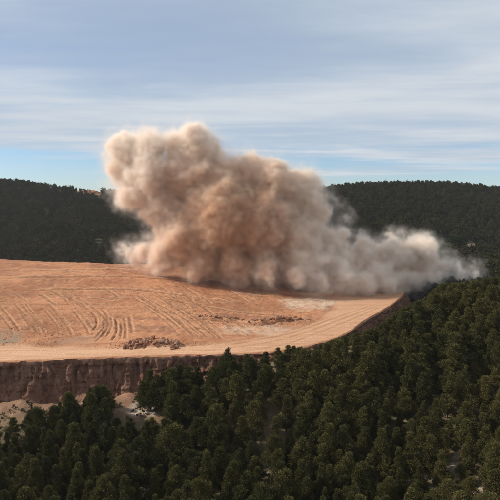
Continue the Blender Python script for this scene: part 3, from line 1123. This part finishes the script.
# scrub between the pines
sv = []
for s in range(4):
    _, v, f = crown_arrays(420 + s, 1.2, 0.8, 8, 26, 0.30, 0.08, low=0.2)
    sv.append((v, f, 1.2))
ss_ = []
for k in range(2600):
    y = random.uniform(64, 190); x = random.uniform(-0.49 * y, 0.49 * y)
    if y > float(Ey(x)) - (2.0 if x > -8 else 5) or float(vn(x / 9, y / 9, 700)) < -0.05:
        continue
    z = ground_z(x, y)
    ppx_, ppy_ = project(x, y, z)
    if 112 < ppx_ < 168 and 378 < ppy_ < 422 and random.random() < .8:
        continue
    ss_.append((x, y, z - 0.05, random.uniform(.5, 1.6)))
massed_wood('undergrowth', ss_, M_SCRUB, sv)

# ------------------------------------------------------------------ a round crowned tree above the dust's tail, and bushes at the pale spill
rt = bpy.data.objects.new('umbrella_tree', None); COL.objects.link(rt)
tag(rt, 'round dark green tree standing alone above the tail of the dust cloud', 'tree')
lobes, v, f = crown_arrays(900, 9.0, 4.6, 40, 260, 0.6, 0.15, 0.25, 0.5, 0.45)
rt.location = (UX * UY, UY, CZ + float(ray(456, 251)[1]) * UY)
rt.scale = (1.7, 1.7, 1.25)
M_ROUND = leaf_material('round_tree_leaves', (0.014, 0.024, 0.010), (0.022, 0.034, 0.014), (0.034, 0.046, 0.018))
mesh_np('crown', v, f, M_ROUND, smooth=False, parent=rt)
tk = bpy.data.objects.new('trunk', trunk_mesh('trunk', 9.0, lobes, 90)); COL.objects.link(tk); tk.parent = rt

# ------------------------------------------------------------------ the dust cloud
DY = 206.0
PUFFS = [  # photo x, y, radius in photo pixels, distance beyond the cloud's middle plane (m)
    (128, 152, 23, 2), (117, 172, 14, 0), (150, 148, 20, -2), (176, 143, 18, 3), (197, 143, 20, -1), (213, 156, 16, 2), (150, 176, 26, -3), (131, 190, 20, 0),
    (164, 204, 26, 0), (190, 178, 34, 2), (225, 178, 24, 0), (248, 176, 25, 3), (272, 182, 26, 0), (298, 187, 24, 2), (311, 197, 16, 0), (314, 216, 16, 0),
    (218, 215, 40, -4), (258, 225, 40, 0), (296, 235, 32, 2), (182, 236, 30, -3), (166, 254, 22, -3), (141, 250, 11, 2), (128, 251, 9, 3),
    (200, 262, 24, -5), (235, 268, 22, -7), (266, 270, 15, -15), (268, 255, 8, -14), (299, 275, 12, -16), (301, 260, 8, -15), (321, 277, 10, -17), (323, 258, 8, -16), (341, 279, 10, -15), (342, 263, 7, -14), (358, 282, 10, -12),
    (332, 243, 19, 4), (343, 214, 5, 8), (364, 253, 20, 4), (394, 256, 23, 6), (420, 257, 22, 8), (443, 267, 14, 10), (462, 271, 9, 12), (476, 272, 6, 13),
    (378, 279, 20, -3), (404, 282, 16, 0), (368, 286, 15, -9), (386, 286, 14, -7), (352, 287, 14, -9), (425, 278, 14, 4), (388, 288, 12, 2), (370, 290, 11, -4), (300, 262, 28, 0), (340, 266, 21, 0), (232, 245, 40, 8), (280, 250, 34, 12),
]


def cloud_tree(name, core):
    ng = bpy.data.node_groups.new(name, 'GeometryNodeTree')
    ng.interface.new_socket('Geometry', in_out='OUTPUT', socket_type='NodeSocketGeometry')
    t = NT(ng)
    pos = t.n('GeometryNodeInputPosition').outputs[0]
    # warp the puffs
    w1 = t.n('ShaderNodeTexNoise', noise_dimensions='3D')
    t.link(pos, w1.inputs['Vector']); w1.inputs['Scale'].default_value = 0.07; w1.inputs['Detail'].default_value = 2.0
    sub = t.n('ShaderNodeVectorMath', operation='SUBTRACT'); t.link(w1.outputs['Color'], sub.inputs[0]); sub.inputs[1].default_value = (0.5, 0.5, 0.5)
    mul = t.n('ShaderNodeVectorMath', operation='MULTIPLY'); t.link(sub.outputs[0], mul.inputs[0]); mul.inputs[1].default_value = (7, 7, 6)
    add = t.n('ShaderNodeVectorMath', operation='ADD'); t.link(pos, add.inputs[0]); t.link(mul.outputs[0], add.inputs[1])
    wp = add.outputs[0]
    acc = None
    for (px, py, r, dy) in PUFFS:
        c = at(px, py, DY + dy)
        d = t.n('ShaderNodeVectorMath', operation='DISTANCE')
        t.link(wp, d.inputs[0]); d.inputs[1].default_value = c
        s = t.math('SUBTRACT', d.outputs['Value'], r * (DY + dy) / F)
        acc = s if acc is None else t.math('SMOOTH_MIN', acc, s, 3.0)
    n1 = t.noise(pos, 0.10, 5.0, 0.52)
    n2 = t.noise(pos, 0.42, 4.0, 0.6)
    b1 = t.math('ABSOLUTE', t.math('SUBTRACT', n1, 0.5))          # billowed noise: rounded heads, sharp creases
    b2 = t.math('ABSOLUTE', t.math('SUBTRACT', n2, 0.5))
    sd = t.math('ADD', acc, 1.6)
    sd = t.math('SUBTRACT', sd, t.math('MULTIPLY', b1, 20.0))
    sd = t.math('SUBTRACT', sd, t.math('MULTIPLY', b2, 3.0))
    sd = t.math('SUBTRACT', sd, 0.6)
    lo, hi = Vector((-66, DY - 34, ZR - 3)), Vector((98, DY + 44, CZ + 40))
    vc = t.n('GeometryNodeVolumeCube')
    vc.inputs['Min'].default_value = lo; vc.inputs['Max'].default_value = hi
    out = t.n('NodeGroupOutput')
    vox = 1.1 if core else 0.55
    for i, nm in enumerate(('Resolution X', 'Resolution Y', 'Resolution Z')):
        vc.inputs[nm].default_value = int((hi[i] - lo[i]) / vox)
    if core:
        t.link(t.math('ADD', t.math('MULTIPLY', sd, -1.0), 0.0), vc.inputs['Density'])
        vc.inputs['Background'].default_value = -5.0
        v2m = t.n('GeometryNodeVolumeToMesh')
        v2m.inputs['Threshold'].default_value = 5.8
        t.link(vc.outputs[0], v2m.inputs[0])
        t.link(v2m.outputs[0], out.inputs[0])
    else:
        soft = t.math('ADD', t.ss(sd, 0.9, -4.8, 0.0, 1.0), 0.0)
        veil = t.math('MULTIPLY', t.ss(sd, 4.0, -0.5, 0.0, 1.0), t.ss(n2, 0.36, 0.70, 0.0, 0.07))
        deep = t.ss(sd, -2.8, -5.5, 0.0, 2.2)
        soft2 = t.math('MULTIPLY', t.math('MULTIPLY', soft, soft), t.ss(t.noise(pos, 0.55, 3.0, 0.6), 0.36, 0.64, 0.35, 1.6))
        t.link(t.math('ADD', t.math('ADD', soft2, veil), deep), vc.inputs['Density'])
        sm = t.n('GeometryNodeSetMaterial')
        sm.inputs['Material'].default_value = M_DUST
        t.link(vc.outputs[0], sm.inputs[0])
        t.link(sm.outputs[0], out.inputs[0])
    return ng


def dust_colour(t):
    """red earth dust amid paler, greyer limestone dust"""
    pos = t.n('ShaderNodeNewGeometry').outputs['Position']
    c = at(226, 228, DY)
    d = t.n('ShaderNodeVectorMath', operation='DISTANCE')
    sc2 = t.n('ShaderNodeVectorMath', operation='MULTIPLY'); t.link(pos, sc2.inputs[0]); sc2.inputs[1].default_value = (1, 0.25, 1)
    t.link(sc2.outputs[0], d.inputs[0]); d.inputs[1].default_value = (c.x, c.y * .25, c.z)
    n = t.noise(pos, 0.06, 3, 0.5)
    k = t.math('ADD', d.outputs['Value'], t.math('MULTIPLY', t.math('SUBTRACT', n, 0.5), 30.0))
    red = t.ss(k, 5.0, 40.0, 1.0, 0.0)
    sepn = t.n('ShaderNodeSeparateXYZ'); t.link(pos, sepn.inputs[0])
    right = t.ss(t.math('ADD', sepn.outputs[0], t.math('MULTIPLY', t.math('SUBTRACT', n, 0.5), 30.0)), 0.0, 40.0)
    base = t.mix(right, (0.985, 0.918, 0.85), (0.958, 0.89, 0.818))
    return t.mix(red, base, (0.86, 0.66, 0.49))


M_DUST, t, out = new_mat('dust')
pv = t.n('ShaderNodeVolumePrincipled')
t.link(dust_colour(t), pv.inputs['Color'])
pv.inputs['Density'].default_value = 0.85
pv.inputs['Density Attribute'].default_value = 'density'
pv.inputs['Anisotropy'].default_value = 0.0
t.link(pv.outputs[0], out.inputs['Volume'])

M_CORE, t, out = new_mat('dense_dust')
df = t.n('ShaderNodeBsdfDiffuse')
pw = t.n('ShaderNodeGamma'); t.link(dust_colour(t), pw.inputs[0]); pw.inputs[1].default_value = 1.7
t.link(pw.outputs[0], df.inputs[0])
t.link(df.outputs[0], out.inputs[0])

tmp = mesh_np('dust_cloud', [[0, 0, 0], [1, 0, 0], [0, 1, 0]], [[0, 1, 2]], M_CORE)
md = tmp.modifiers.new('cloud', 'NODES'); md.node_group = cloud_tree('dust_core', True)
dg = bpy.context.evaluated_depsgraph_get()
me = bpy.data.meshes.new_from_object(tmp.evaluated_get(dg))
tmp.modifiers.clear()
cb = bmesh.new(); cb.from_mesh(me)
seen, best = set(), []
for v0 in cb.verts:
    if v0 in seen: continue
    stack, comp = [v0], []
    seen.add(v0)
    while stack:
        q = stack.pop(); comp.append(q)
        for e_ in q.link_edges:
            w_ = e_.other_vert(q)
            if w_ not in seen:
                seen.add(w_); stack.append(w_)
    if len(comp) > len(best): best = comp
keep = set(best)
bmesh.ops.delete(cb, geom=[v for v in cb.verts if v not in keep], context='VERTS')
cb.to_mesh(me); cb.free()
tmp.data = me
me.materials.clear(); me.materials.append(M_CORE)
me.polygons.foreach_set('use_smooth', np.full(len(me.polygons), True))
print('core', len(me.polygons))
tag(tmp, 'huge billowing orange and beige dust cloud rising from the far edge of the earth terrace', 'dust cloud')

vd = bpy.data.volumes.new('dust_veil')
veil_o = bpy.data.objects.new('dust_veil', vd)
COL.objects.link(veil_o)
veil_o.parent = tmp
vd.materials.append(M_DUST)
md = veil_o.modifiers.new('cloud', 'NODES'); md.node_group = cloud_tree('dust_volume', False)

# ------------------------------------------------------------------ the air between here and the hills
bm = bmesh.new()
bmesh.ops.create_cube(bm, size=1.0)
for v in bm.verts:
    v.co = Vector((v.co.x * 8000, 2700 + v.co.y * 7400, (v.co.z + 0.5) * 160 - 62))
me = bpy.data.meshes.new('haze'); bm.to_mesh(me); bm.free()
hz = bpy.data.objects.new('haze', me); COL.objects.link(hz)
m, t, out = new_mat('haze_air')
pv = t.n('ShaderNodeVolumePrincipled')
pv.inputs['Color'].default_value = (0.85, 0.89, 0.95, 1)
pv.inputs['Density'].default_value = 0.00008
pv.inputs['Anisotropy'].default_value = 0.3
t.link(pv.outputs[0], out.inputs['Volume'])
me.materials.append(m)
tag(hz, kind='stuff')
